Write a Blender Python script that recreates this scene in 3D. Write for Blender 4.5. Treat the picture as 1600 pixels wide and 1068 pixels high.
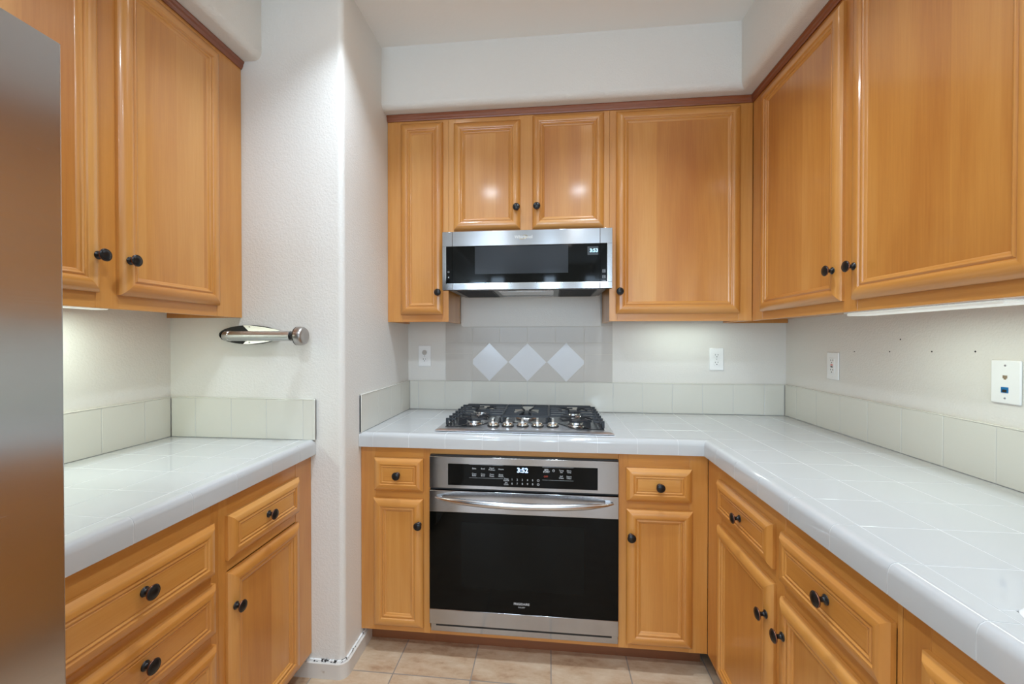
import bpy, bmesh, math, random
from mathutils import Vector, Matrix
random.seed(7)
S = bpy.context.scene
for o in list(bpy.data.objects): bpy.data.objects.remove(o)
COL = S.collection

# ------------------------------------------------------------------ camera
cam = bpy.data.cameras.new('camera'); cam.lens = 654.26 * 36 / 1600; cam.sensor_width = 36
cam.shift_x = 10.4 / 1600; cam.shift_y = 1.36 / 1600; cam.clip_start = 0.02
co = bpy.data.objects.new('camera', cam); COL.objects.link(co); S.camera = co
yaw, pit, rol = 0.1043, -0.0087, 0.0005
F = Vector((-math.sin(yaw) * math.cos(pit), math.cos(yaw) * math.cos(pit), math.sin(pit)))
R = Vector((math.cos(yaw), math.sin(yaw), 0)); U = R.cross(F)
R2 = R * math.cos(rol) + U * math.sin(rol); U2 = U * math.cos(rol) - R * math.sin(rol)
mw = Matrix((R2, U2, -F)).transposed().to_4x4(); mw.translation = Vector((0, 0, 1.3036)); co.matrix_world = mw

# ------------------------------------------------------------------ world, lights, exposure
wd = bpy.data.worlds.new('world'); S.world = wd; wd.use_nodes = True
bg = wd.node_tree.nodes['Background']; bg.inputs[0].default_value = (0.86, 0.93, 1, 1); bg.inputs[1].default_value = 1.0
S.view_settings.view_transform = 'Standard'; S.view_settings.look = 'None'
S.view_settings.exposure = -0.13; S.view_settings.gamma = 1; S.view_settings.use_curve_mapping = False

CAN_POWER, CAN_COL = 7.4, (0.80, 0.95, 1.10)
WIN_POWER, WIN_COL = 19.0, (0.66, 0.88, 1.12)
UNDER_COL = (0.84, 1.0, 0.90)

def area(name, loc, rot, sx, sy, power, col, shape='RECTANGLE', spread=math.pi, parent=None):
    l = bpy.data.lights.new(name, 'AREA'); l.shape = shape; l.size = sx
    if shape in ('RECTANGLE', 'ELLIPSE'): l.size_y = sy
    l.energy = power; l.color = col; l.spread = spread
    o = bpy.data.objects.new(name, l); COL.objects.link(o); o.location = loc; o.rotation_euler = rot
    if parent: o.parent = parent
    return o

# daylight entering through the four window openings of the far room wall
WINDOWS = [(-1.46, -1.16), (-1.07, -0.84), (-0.08, 0.10), (0.66, 1.02)]
YREAR = -4.0
for a, b in WINDOWS:
    area('window_daylight', ((a + b) / 2, YREAR - 0.03, 1.75), (math.radians(90), 0, 0), b - a, 1.4, WIN_POWER, WIN_COL)
CANS = [(-0.55, 1.30), (0.27, 1.30), (-0.54, 0.08), (0.27, 0.06), (-0.54, -1.1), (0.27, -1.1), (-0.54, -2.4), (0.27, -2.4)]

# ------------------------------------------------------------------ helpers
class MB:
    def __init__(s): s.v = []; s.f = []; s.m = []
    def add(s, vs, fs, mi=0):
        n = len(s.v); s.v += [tuple(v) for v in vs]
        for f in fs: s.f.append([n + i for i in f]); s.m.append(mi)
    def box(s, x0, x1, y0, y1, z0, z1, mi=0):
        x0, x1 = min(x0, x1), max(x0, x1); y0, y1 = min(y0, y1), max(y0, y1); z0, z1 = min(z0, z1), max(z0, z1)
        s.add([(x, y, z) for z in (z0, z1) for y in (y0, y1) for x in (x0, x1)],
              [(0, 2, 3, 1), (4, 5, 7, 6), (0, 1, 5, 4), (2, 6, 7, 3), (0, 4, 6, 2), (1, 3, 7, 5)], mi)
    def fbox(s, fr, u0, u1, d0, d1, z0, z1, mi=0):
        a = fr(u0, d0, z0); b = fr(u1, d1, z1); s.box(a[0], b[0], a[1], b[1], a[2], b[2], mi)
    def prism(s, prof, fn, a0, a1, mi=0, closed=True):
        n = len(prof); vs = [fn(a0, *p) for p in prof] + [fn(a1, *p) for p in prof]
        fs = [(i, (i + 1) % n, n + (i + 1) % n, n + i) for i in range(n if closed else n - 1)]
        s.add(vs, fs, mi)
        if closed: s.add(vs, [tuple(range(n)), tuple(range(2 * n - 1, n - 1, -1))], mi)
    def lathe(s, prof, org, ax, mi=0, seg=24):
        ax = Vector(ax).normalized(); t = Vector((0, 0, 1)) if abs(ax.z) < .9 else Vector((1, 0, 0))
        e1 = ax.cross(t).normalized(); e2 = ax.cross(e1); org = Vector(org); vs = []; n = len(prof)
        for k in range(seg):
            c, q = math.cos(2 * math.pi * k / seg), math.sin(2 * math.pi * k / seg)
            for r, h in prof: vs.append(org + ax * h + (e1 * c + e2 * q) * r)
        fs = [(k * n + i, k * n + i + 1, (k + 1) % seg * n + i + 1, (k + 1) % seg * n + i) for k in range(seg) for i in range(n - 1)]
        s.add(vs, fs, mi)
    def tube(s, pts, rad, mi=0, seg=10, flat=1.0, up=(0, 0, 1), cap=True):
        pts = [Vector(p) for p in pts]; n = len(pts); vs = []
        rads = rad if isinstance(rad, (list, tuple)) else [rad] * n
        for i, p in enumerate(pts):
            t = (pts[min(i + 1, n - 1)] - pts[max(i - 1, 0)]).normalized()
            e1 = t.cross(Vector(up)); e1 = e1.normalized() if e1.length > 1e-6 else Vector((1, 0, 0)); e2 = t.cross(e1)
            for k in range(seg):
                a = 2 * math.pi * k / seg; vs.append(p + (e1 * math.cos(a) + e2 * math.sin(a) * flat) * rads[i])
        fs = [(i * seg + k, i * seg + (k + 1) % seg, (i + 1) * seg + (k + 1) % seg, (i + 1) * seg + k) for i in range(n - 1) for k in range(seg)]
        if cap: fs += [tuple(range(seg)), tuple(range((n - 1) * seg, n * seg))]
        s.add(vs, fs, mi)
    def build(s, name, mats, parent=None, bevel=0, smooth=35, seg=2, merge=False):
        me = bpy.data.meshes.new(name); off = Vector(parent.get('_o', (0, 0, 0))) if parent else Vector((0, 0, 0))
        me.from_pydata([tuple(Vector(v) - off) for v in s.v], [], s.f)
        if not isinstance(mats, (list, tuple)): mats = [mats]
        for m in mats: me.materials.append(m)
        for p, i in zip(me.polygons, s.m): p.material_index = i
        bm = bmesh.new(); bm.from_mesh(me)
        if merge: bmesh.ops.remove_doubles(bm, verts=bm.verts, dist=1e-5)
        bmesh.ops.recalc_face_normals(bm, faces=bm.faces); bm.to_mesh(me); bm.free()
        if smooth:
            me.polygons.foreach_set('use_smooth', [True] * len(me.polygons)); me.set_sharp_from_angle(angle=math.radians(smooth))
        o = bpy.data.objects.new(name, me); COL.objects.link(o)
        if parent: o.parent = parent; o['_o'] = tuple(off)
        if bevel:
            b = o.modifiers.new('bevel', 'BEVEL'); b.width = bevel; b.segments = seg; b.limit_method = 'ANGLE'; b.angle_limit = math.radians(50)
        return o

def tag(o, label, cat, group=None):
    o['label'] = label; o['category'] = cat
    if group: o['group'] = group
    return o
def thing(name, label, cat, loc=(0, 0, 0), group=None):
    o = bpy.data.objects.new(name, None); COL.objects.link(o); o.location = loc; o['_o'] = tuple(loc); o.empty_display_size = .05
    return tag(o, label, cat, group)
def struct(name, mb, mats, **k):
    o = mb.build(name, mats, **k); o['kind'] = 'structure'; return o
def text(name, s, size, org, ux, uz, mat, parent, depth=.0003, bold=0):
    c = bpy.data.curves.new(name, 'FONT'); c.body = s; c.size = size; c.align_x = 'CENTER'; c.align_y = 'CENTER'; c.extrude = depth; c.offset = bold
    c.space_line = .85
    t = bpy.data.objects.new(name, c); COL.objects.link(t)
    dg = bpy.context.evaluated_depsgraph_get(); me = bpy.data.meshes.new_from_object(t.evaluated_get(dg))
    bpy.data.objects.remove(t); bpy.data.curves.remove(c)
    ux = Vector(ux); uz = Vector(uz); n = ux.cross(uz); m = Matrix((ux, uz, n)).transposed().to_4x4()
    m.translation = Vector(org) - Vector(parent['_o']); me.transform(m)
    me.materials.clear(); me.materials.append(mat)
    o = bpy.data.objects.new(name, me); COL.objects.link(o); o.parent = parent; o['_o'] = parent['_o']; return o

# ------------------------------------------------------------------ materials
def mat(name, col, rough=.5, metal=0, spec=.5, coat=0, emit=None, estr=1):
    m = bpy.data.materials.new(name); m.use_nodes = True; b = m.node_tree.nodes['Principled BSDF']
    b.inputs['Base Color'].default_value = (*col, 1); b.inputs['Roughness'].default_value = rough
    b.inputs['Metallic'].default_value = metal; b.inputs['Specular IOR Level'].default_value = spec; b.inputs['Coat Weight'].default_value = coat
    if emit: b.inputs['Emission Color'].default_value = (*emit, 1); b.inputs['Emission Strength'].default_value = estr
    return m
def NT(m): return m.node_tree.nodes, m.node_tree.links, m.node_tree.nodes['Principled BSDF']
def mth(N, L, op, a, b=None, c=None):
    n = N.new('ShaderNodeMath'); n.operation = op
    for i, x in enumerate((a, b, c)):
        if x is None: continue
        if isinstance(x, (int, float)): n.inputs[i].default_value = x
        else: L.new(x, n.inputs[i])
    return n.outputs[0]
def srgb(r, g, b): return tuple(((x / 255) / 12.92 if x < 10 else ((x / 255 + .055) / 1.055) ** 2.4) for x in (r, g, b))
def noise(N, L, vec, scale, det=3, rough=.5, dim='3D'):
    n = N.new('ShaderNodeTexNoise'); n.inputs['Scale'].default_value = scale; n.inputs['Detail'].default_value = det; n.inputs['Roughness'].default_value = rough
    L.new(vec, n.inputs['Vector']); return n.outputs['Fac']
def bump(N, L, B, h, strength, dist):
    b = N.new('ShaderNodeBump'); b.inputs['Strength'].default_value = strength; b.inputs['Distance'].default_value = dist
    L.new(h, b.inputs['Height']); L.new(b.outputs[0], B.inputs['Normal']); return b

def wood(name, dark, mid, light, horiz=False, planks=False, rough=.36, wear=0.0):
    m = mat(name, mid, rough, coat=.5); N, L, B = NT(m); B.inputs['Coat Roughness'].default_value = .12; B.inputs['Specular IOR Level'].default_value = .7
    tc = N.new('ShaderNodeTexCoord'); oi = N.new('ShaderNodeObjectInfo'); sp = N.new('ShaderNodeSeparateXYZ'); L.new(tc.outputs['Object'], sp.inputs[0])
    rnd = oi.outputs['Random']
    h = mth(N, L, 'ADD', mth(N, L, 'ADD', sp.outputs[0], sp.outputs[1]), mth(N, L, 'MULTIPLY', rnd, 7.3)); z = sp.outputs[2]
    if horiz: h, z = z, h
    def vec(a, b):
        c = N.new('ShaderNodeCombineXYZ'); L.new(mth(N, L, 'MULTIPLY', h, a), c.inputs[0]); L.new(mth(N, L, 'MULTIPLY', z, b), c.inputs[1]); L.new(mth(N, L, 'MULTIPLY', rnd, 31), c.inputs[2]); return c.outputs[0]
    broad = noise(N, L, vec(7, .9), 1, 2)
    fine = noise(N, L, vec(190, 7), 1, 3, .6)
    ring = mth(N, L, 'SINE', mth(N, L, 'MULTIPLY', noise(N, L, vec(5.0, .55), 1, 1), 70))
    t = mth(N, L, 'ADD', mth(N, L, 'MULTIPLY', mth(N, L, 'SUBTRACT', broad, .5), .9), .5)
    t = mth(N, L, 'ADD', t, mth(N, L, 'MULTIPLY', mth(N, L, 'SUBTRACT', fine, .5), .32))
    t = mth(N, L, 'ADD', t, mth(N, L, 'MULTIPLY', ring, .035))
    if planks:
        w = N.new('ShaderNodeTexWhiteNoise'); w.noise_dimensions = '1D'; L.new(mth(N, L, 'FLOOR', mth(N, L, 'MULTIPLY', h, 9.5)), w.inputs['W'])
        t = mth(N, L, 'ADD', t, mth(N, L, 'MULTIPLY', mth(N, L, 'SUBTRACT', w.outputs[0], .5), .32))
    cr = N.new('ShaderNodeValToRGB'); e = cr.color_ramp.elements; e[0].position = .12; e[0].color = (*dark, 1); e[1].position = .9; e[1].color = (*light, 1)
    q = e.new(.5); q.color = (*mid, 1); L.new(t, cr.inputs[0]); L.new(cr.outputs[0], B.inputs['Base Color'])
    bump(N, L, B, fine, .08, .0005)
    return m
WD, WM, WL = srgb(182, 110, 42), srgb(206, 139, 62), srgb(222, 162, 88)
M_V = wood('maple_stile', WD, WM, WL)
M_H = wood('maple_rail', WD, WM, WL, horiz=True)
M_P = wood('maple_panel', WD, WM, WL, planks=True)
M_PH = wood('maple_drawer_panel', WD, WM, WL, horiz=True)
M_CR = wood('maple_crown', srgb(112, 56, 26), srgb(136, 70, 34), srgb(156, 86, 44), horiz=True)
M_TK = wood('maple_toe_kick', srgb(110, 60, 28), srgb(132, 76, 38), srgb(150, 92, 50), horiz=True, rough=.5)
WOOD = [M_V, M_H, M_P, M_PH]

def paint(name, col, b1=.35, rough=.5, scale=150):
    m = mat(name, col, rough, spec=.4); N, L, B = NT(m); tc = N.new('ShaderNodeTexCoord')
    n1 = noise(N, L, tc.outputs['Object'], scale, 3, .55); r = N.new('ShaderNodeValToRGB'); r.color_ramp.elements[0].position = .38; r.color_ramp.elements[1].position = .62; L.new(n1, r.inputs[0])
    bump(N, L, B, r.outputs[0], b1, .0012); return m
M_WALL = paint('orange_peel_wall_paint', srgb(233, 229, 222))
M_CEIL = paint('ceiling_paint', srgb(248, 245, 240), .1, .6, 60)
M_BASE = mat('baseboard_paint', srgb(222, 216, 208), .45)
def add_stain(m, c, col2, sc, lo, hi):
    N, L, B = NT(m); tc = N.new('ShaderNodeTexCoord'); n = noise(N, L, tc.outputs['Object'], sc, 4, .6)
    r = N.new('ShaderNodeValToRGB'); r.color_ramp.elements[0].position = lo; r.color_ramp.elements[1].position = hi
    r.color_ramp.elements[0].color = (*c, 1); r.color_ramp.elements[1].color = (*col2, 1); L.new(n, r.inputs[0]); L.new(r.outputs[0], B.inputs['Base Color'])
add_stain(M_BASE, srgb(222, 216, 208), srgb(170, 150, 130), 22, .62, .74)
M_CAULK = mat('peeling_caulk', (.8, .8, .8), .6); add_stain(M_CAULK, srgb(240, 240, 238), srgb(25, 24, 24), 60, .56, .6)

M_CT = mat('white_glazed_counter_tile', srgb(196, 196, 195), .07, spec=.5)
M_BS = mat('warm_white_glazed_wall_tile', srgb(224, 221, 210), .14)
M_BF = mat('greige_glazed_wall_tile', srgb(200, 193, 184), .32)
M_DM = mat('white_diamond_tile', srgb(226, 226, 227), .15)
M_GR = mat('light_grout', srgb(213, 213, 212), .6)
M_GF = mat('beige_grout', srgb(218, 213, 203), .7)
M_KN = mat('oil_rubbed_bronze', (.012, .011, .011), .3, metal=.4, spec=.6)
M_KC = mat('worn_copper_rim', (.25, .1, .06), .35, metal=.9)
M_BLK = mat('black_glass', (.003, .003, .0025), .05, spec=.14)
M_BLM = mat('black_matte', (.01, .01, .01), .5)
M_WIN = mat('smoky_microwave_window', (.03, .033, .037), .1, spec=.2)
M_IRON = mat('cast_iron', (.016, .018, .022), .45, spec=.5)
M_CHR = mat('polished_chrome', (.75, .74, .72), .08, metal=1)
M_SMK = mat('smoked_chrome', (.09, .09, .09), .12, metal=1)
M_WHT = mat('white_plastic', srgb(250, 250, 249), .22)
M_SLOT = mat('dark_slot', (.02, .018, .015), .6)
M_RED = mat('red_button', (.6, .05, .03), .4)
M_BLU = mat('blue_jack', (.0, .16, .42), .4)
M_TAN = mat('telephone_jack', (.3, .22, .14), .5)
M_LEDB = mat('pale_blue_led', (.02, .05, .08), .5, emit=(.45, .8, 1), estr=2.2)
M_LEDW = mat('blue_white_led', (.02, .05, .08), .5, emit=(.45, .65, 1), estr=3)
M_LEG = mat('printed_legend', (.62, .64, .66), .5)
M_LEGR = mat('red_legend', (.5, .06, .03), .5)
M_LOGO = mat('dark_engraving', (.1, .1, .11), .4)
M_GOLD = mat('gold_swoosh', (.75, .55, .2), .3, metal=1)
M_SINK = mat('white_enamel_sink', srgb(243, 244, 246), .1)
M_DIFF = mat('lamp_diffuser', (.9, .9, .85), .4, emit=(1, 1, .92), estr=.28)
M_CAN = mat('recessed_lamp_glow', (1, 1, 1), .5, emit=(1, .95, .88), estr=14)

def steel(name, axis, rough=.2, col=(.46, .455, .46), an=.85, dents=0):
    m = mat(name, col, rough, metal=1); N, L, B = NT(m); B.inputs['Anisotropic'].default_value = an
    tg = N.new('ShaderNodeCombineXYZ')
    for i in range(3): tg.inputs[i].default_value = axis[i]
    L.new(tg.outputs[0], B.inputs['Tangent'])
    tc = N.new('ShaderNodeTexCoord'); mp = N.new('ShaderNodeMapping'); L.new(tc.outputs['Object'], mp.inputs[0])
    mp.inputs['Scale'].default_value = tuple(6 if a else 900 for a in axis)
    n = noise(N, L, mp.outputs[0], 1, 2); r = N.new('ShaderNodeMapRange'); r.inputs[3].default_value = rough - .04; r.inputs[4].default_value = rough + .05; L.new(n, r.inputs[0]); L.new(r.outputs[0], B.inputs['Roughness'])
    return m
M_SX = steel('brushed_steel_horizontal', (0, 0, 1), .15, (.42, .415, .42))
M_SF = steel('brushed_steel_refrigerator', (0, 1, 0), .24, (.60, .60, .61), .85)
M_SP = mat('satin_steel', (.62, .62, .63), .2, metal=1)
M_RD = mat('dull_steel_rod', (.5, .5, .5), .36, metal=1)
M_PAN = mat('cooktop_steel', (.80, .82, .87), .3, metal=1)
M_UND = mat('grey_painted_steel', (.2, .195, .18), .4, metal=.7)

def floor_mat():
    m = mat('travertine_look_floor_tile', (.5, .4, .3), .35); N, L, B = NT(m); tc = N.new('ShaderNodeTexCoord'); sp = N.new('ShaderNodeSeparateXYZ'); L.new(tc.outputs['Object'], sp.inputs[0])
    masks = []; cells = []
    for ax, off, per in ((0, .0088, .3065), (1, 1.5677, .3065)):
        q = mth(N, L, 'DIVIDE', mth(N, L, 'SUBTRACT', sp.outputs[ax], off), per)
        fr = mth(N, L, 'FRACT', mth(N, L, 'ADD', q, 100.5)); d = mth(N, L, 'ABSOLUTE', mth(N, L, 'SUBTRACT', fr, .5))
        masks.append(mth(N, L, 'LESS_THAN', d, .0075)); cells.append(mth(N, L, 'FLOOR', q))
    gm = mth(N, L, 'MAXIMUM', masks[0], masks[1])
    cv = N.new('ShaderNodeCombineXYZ'); L.new(cells[0], cv.inputs[0]); L.new(cells[1], cv.inputs[1])
    wn = N.new('ShaderNodeTexWhiteNoise'); L.new(cv.outputs[0], wn.inputs['Vector'])
    av = N.new('ShaderNodeVectorMath'); av.operation = 'MULTIPLY_ADD'; av.inputs[1].default_value = (7, 7, 7); L.new(wn.outputs['Color'], av.inputs[0]); L.new(tc.outputs['Object'], av.inputs[2])
    mp = N.new('ShaderNodeMapping'); mp.inputs['Scale'].default_value = (1, 2.2, 1); L.new(av.outputs[0], mp.inputs[0])
    n = noise(N, L, mp.outputs[0], 7, 8, .68)
    cr = N.new('ShaderNodeValToRGB'); e = cr.color_ramp.elements; e[0].position = .3; e[0].color = (*srgb(166, 130, 100), 1); e[1].position = .68; e[1].color = (*srgb(214, 192, 164), 1)
    q = e.new(.45); q.color = (*srgb(195, 165, 134), 1); L.new(n, cr.inputs[0])
    mx = N.new('ShaderNodeMix'); mx.data_type = 'RGBA'; L.new(gm, mx.inputs[0]); L.new(cr.outputs[0], mx.inputs[6]); mx.inputs[7].default_value = (*srgb(150, 140, 130), 1)
    L.new(mx.outputs[2], B.inputs['Base Color']); bump(N, L, B, mth(N, L, 'SUBTRACT', 1, gm), .4, .002)
    return m
M_FL = floor_mat()

# ------------------------------------------------------------------ key planes
YB, YCT, YCF, YU, YSO = 2.28, 1.659, 1.680, 1.977, 1.9045
XR, XRU, XCT, XRF, XRSO = 1.205, .902, .587, .610, .821
XL, XLU, XLCT, XLF, XLSO = -1.51, -1.20, -.896, -.916, -1.114
XC, YC = -.785, 1.53
ZU, ZS, ZCE, ZBS, ZCT, ZCB, ZFB = 1.387, 2.386, 2.67, 1.0705, .914, .859, .088
def FB(P): return lambda u, d, z: (u, P - d, z)       # back wall, u = x
def FL(P): return lambda u, d, z: (P + d, u, z)       # left wall, u = y
def FR(P): return lambda u, d, z: (P - d, u, z)       # right wall, u = y

# ------------------------------------------------------------------ room shell
b = MB(); b.box(XL - .1, XR + .1, YREAR - .1, YB + .1, -.05, 0); struct('floor', b, M_FL, smooth=0)
b = MB(); b.box(XL - .1, XR + .1, YREAR - .1, YB + .1, ZCE, ZCE + .06); struct('ceiling', b, M_CEIL, smooth=0)
b = MB(); b.box(XL - .1, XL, YREAR, YB + .1, 0, ZCE); struct('wall_left', b, M_WALL, smooth=0)
b = MB(); b.box(XL, XR, YB, YB + .1, 0, ZCE); wall_back = struct('wall_back', b, M_WALL, smooth=0); wall_back['_o'] = (0, 0, 0)
b = MB(); b.box(XR, XR + .1, YREAR, YB + .1, 0, ZCE); wall_right = struct('wall_right', b, M_WALL, smooth=0); wall_right['_o'] = (0, 0, 0)
b = MB(); xs = [XL] + [x for w in WINDOWS for x in w] + [XR]
for i in range(0, len(xs), 2): b.box(xs[i], xs[i + 1], YREAR - .1, YREAR, 0, ZCE)
for a, c in WINDOWS: b.box(a, c, YREAR - .1, YREAR, 0, 1.0); b.box(a, c, YREAR - .1, YREAR, 2.5, ZCE)
struct('wall_rear', b, M_WALL, smooth=0)
# pillar of wall between the two counters, with a bullnose corner
r = .022; arc = [(XC - r + r * math.cos(t), YC + r - r * math.sin(t)) for t in [math.pi / 2 * i / 8 for i in range(9)]]
b = MB(); b.prism([(XL, YC)] + arc[::-1] + [(XC, YB), (XL, YB)], lambda a, x, y: (x, y, a), 0, ZCE); struct('wall_pillar', b, M_WALL)
# soffits with rounded lower edges
def soffit(name, face, back, fn, a0, a1, sgn):
    r = .03; pts = [(back, ZCE), (face, ZCE)] + [(face + sgn * (r - r * math.cos(t)), ZS + r - r * math.sin(t)) for t in [math.pi / 2 * i / 8 for i in range(9)]] + [(back, ZS)]
    b = MB(); b.prism(pts, fn, a0, a1); return struct(name, b, M_WALL)
soffit('wall_soffit_back', YSO, YB, lambda a, y, z: (a, y, z), XC, XRSO + .03, 1)
soffit('wall_soffit_right', XRSO, XR, lambda a, x, z: (x, a, z), YREAR, YB, 1)
soffit('wall_soffit_left', XLSO, XL, lambda a, x, z: (x, a, z), YREAR, YC, -1)
# plastered boxing behind the microwave
b = MB(); pr = [(-.479, 1.55), (-.479, 1.385), (-.475, 1.376), (-.466, 1.372), (.256, 1.372), (.265, 1.376), (.269, 1.385), (.269, 1.55)]
b.prism(pr, lambda a, x, z: (x, a, z), YB - .026, YB); o = b.build('plaster_boxing', M_WALL, wall_back, bevel=.004, seg=3)
# screw holes left in the right wall
for y, z in ((1.7971, 1.2552), (1.6243, 1.2603), (1.459, 1.2652), (1.3229, 1.2692), (1.5784, 1.3036)):
    b = MB(); b.lathe([(0, .0006), (.0022, .0006), (.0028, 0)], (XR, y, z), (-1, 0, 0), seg=10); b.build('screw_hole', M_SLOT, wall_right)
# baseboard wrapping the pillar foot
def base_path(off, z0, z1, name, m, bev=.003):
    r = .022 + off; cx, cy = XC - .022, YC + .022
    arc = lambda r: [(cx + r * math.sin(t), cy - r * math.cos(t)) for t in [math.pi / 2 * i / 8 for i in range(9)]]
    out = [(-.99, YC - off)] + arc(r) + [(XC + off, 1.755)]; inn = [(-.99, YC)] + arc(.022) + [(XC, 1.755)]
    b = MB(); b.prism(out + inn[::-1], lambda a, x, y: (x, y, a), z0, z1); return b.build(name, m, bevel=bev)
o = base_path(.016, 0, .058, 'baseboard_pillar', M_BASE); o['kind'] = 'structure'
o = base_path(.007, .058, .066, 'trim_1', M_CAULK, 0); o['kind'] = 'structure'

# ------------------------------------------------------------------ doors, drawers, knobs, cabinets
P_DOOR = [(0, 0), (0, .008), (.0015, .0105), (.005, .0145), (.011, .0180), (.018, .0200), (.025, .0207), (.031, .0203), (.0345, .0185), (.0365, .0150), (.039, .0143), (.0415, .0160), (.0445, .0164), (.047, .0150), (.0485, .0118), (.052, .0106), (.0545, .0090), (.0555, .0075)]
P_DRAW = [(0, 0), (0, .0095), (.002, .0115), (.0105, .0190), (.0125, .0200), (.027, .0200), (.0285, .0186), (.0305, .0170), (.033, .0170), (.0345, .0186), (.0365, .0190), (.0385, .0180), (.040, .0160), (.042, .0158), (.0435, .0172), (.045, .0174)]
def panel_front(fr, u0, u1, z0, z1, prof, horiz_panel=False):
    b = MB(); n = len(prof)
    def ring(i):
        a, h = prof[i]; return [fr(u0 + a, h, z0 + a), fr(u1 - a, h, z0 + a), fr(u1 - a, h, z1 - a), fr(u0 + a, h, z1 - a)]
    rs = [ring(i) for i in range(n)]
    for s in range(4):
        vs = []
        for rr in rs: vs += [rr[s], rr[(s + 1) % 4]]
        b.add(vs, [(2 * i, 2 * i + 1, 2 * i + 3, 2 * i + 2) for i in range(n - 1)], 1 if s in (0, 2) else 0)
    b.add(rs[-1], [(0, 1, 2, 3)], 3 if horiz_panel else 2)
    b.add(rs[0], [(3, 2, 1, 0)], 0)
    c = fr((u0 + u1) / 2, -.5, (z0 + z1) / 2)
    return b
def fix_out(o, fr):
    # make every face look away from the cabinet body
    me = o.data; off = Vector(o['_o']); c0 = Vector(fr(0, 0, 0)); n = (Vector(fr(0, 1, 0)) - c0)
    bm = bmesh.new(); bm.from_mesh(me); ctr = sum((v.co for v in bm.verts), Vector()) / len(bm.verts)
    for f in bm.faces:
        d = f.normal.dot(n); cc = f.calc_center_median() - ctr
        if abs(d) > .05: fl = d < 0 if (cc.dot(n) > -.006) else d > 0
        else: fl = f.normal.dot(cc) < 0
        if fl: f.normal_flip()
    bm.to_mesh(me); bm.free()
K_PROF = [(0, 0), (.0105, 0), (.0112, .0012), (.0105, .0028), (.0072, .0042), (.0055, .008), (.0055, .0135), (.0072, .0165), (.0120, .0185), (.0158, .0200), (.0166, .0215)]
K_RIM = [(.0166, .0213), (.0169, .0224), (.0163, .0234)]
K_FACE = [(.0163, .0232), (.0140, .0252), (.0132, .0250), (.0124, .0254), (.0085, .0272), (.004, .0280), (0, .0282)]
def knob(fr, u, z, parent, d=.0205):
    ax = Vector(fr(0, 1, 0)) - Vector(fr(0, 0, 0)); b = MB()
    for p, mi in ((K_PROF, 0), (K_RIM, 1), (K_FACE, 0)): b.lathe(p, fr(u, d, z), ax, mi, 28)
    return b.build('knob', [M_KN, M_KC], parent, merge=True, smooth=50)
def door(fr, u0, u1, z0, z1, parent, kn=None, kind='door'):
    prof = P_DOOR if kind == 'door' else P_DRAW
    if kind == 'drawer' and (z1 - z0) < .11: prof = P_DRAW
    bb = panel_front(fr, u0, u1, z0, z1, prof, kind == 'drawer')
    o = bb.build('door' if kind == 'door' else 'drawer_front', WOOD, parent, smooth=28); fix_out(o, fr)
    if kn: knob(fr, kn[0], kn[1], o, .0195 if kind == 'door' else .0172)
    return o
def frame(fr, parent, u0, u1, z0, z1, stiles, rails, depth=.02):
    """stiles (u0,u1,z0,z1) vertical grain, rails horizontal grain, a hair lower so the joints read"""
    b = MB()
    for s in stiles: b.fbox(fr, s[0], s[1], -depth, 0, s[2], s[3], 0)
    for s in rails: b.fbox(fr, s[0], s[1], -depth, -.0006, s[2], s[3], 1)
    return b.build('face_frame', WOOD, parent, bevel=.0008, smooth=0)

# ---- base cabinets, back run
def back_base(label, u0, u1, stiles, rails, fronts, toe=True):
    t = thing('base_cabinet', label, 'cabinet', ((u0 + u1) / 2, 1.98, 0)); fr = FB(YCF)
    b = MB(); b.box(u0, u1, YCF + .02, YB - .01, ZFB, ZCB - .012); b.build('body', M_V, t, smooth=0)
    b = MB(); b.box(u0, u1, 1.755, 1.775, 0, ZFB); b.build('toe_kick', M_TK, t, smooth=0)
    frame(fr, t, u0, u1, ZFB, ZCB, stiles, rails)
    for f in fronts: door(fr, *f[1:5], t, f[5], f[0])
    return t
ZT = ZCB - .0015
back_base('narrow wooden base cabinet with one drawer over one door, left of the wall oven', XC + .001, -.4875,
          [(XC + .001, -.722, ZFB, ZT), (-.515, -.4875, ZFB, ZT)], [(-.722, -.515, .8, ZT), (-.722, -.515, .64, .68), (-.722, -.515, ZFB, .125)],
          [('drawer', -.7235, -.514, .6765, .8135, (-.620, .7457)), ('door', -.7265, -.5145, .113, .646, (-.5287, .5464))])
back_base('wooden base cabinet with one drawer over one door, right of the wall oven', .2725, XRF - .001,
          [(.2725, .31, ZFB, ZT), (.54, XRF - .001, ZFB, ZT)], [(.31, .54, .79, ZT), (.31, .54, .63, .68), (.31, .54, ZFB, .13)],
          [('drawer', .300, .547, .6725, .8035, (.4237, .7362)), ('door', .3015, .5512, .1095, .6415, (.3159, .5401))])
t = thing('oven_cabinet', 'wooden cabinet frame surrounding the built-in wall oven beneath the gas cooktop', 'cabinet', (-.107, 1.98, 0))
b = MB(); b.box(-.4872, .2722, YCF + .02, 1.72, .829, ZCB - .012); b.build('top_panel', M_V, t, smooth=0)
b = MB(); b.box(-.4872, .2722, YCF + .02, YB - .01, ZFB, .1); b.build('bottom_panel', M_V, t, smooth=0)
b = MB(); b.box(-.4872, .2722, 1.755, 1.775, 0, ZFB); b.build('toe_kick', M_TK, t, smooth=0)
b = MB(); b.fbox(FB(YCF), -.4872, .2722, -.02, -.0006, .829, ZT, 1); b.build('top_rail', WOOD, t, bevel=.0008, smooth=0)
b = MB(); b.fbox(FB(YCF), -.4872, .2722, -.02, -.0006, ZFB, .1108, 1); b.build('bottom_rail', WOOD, t, bevel=.0008, smooth=0)

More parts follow.
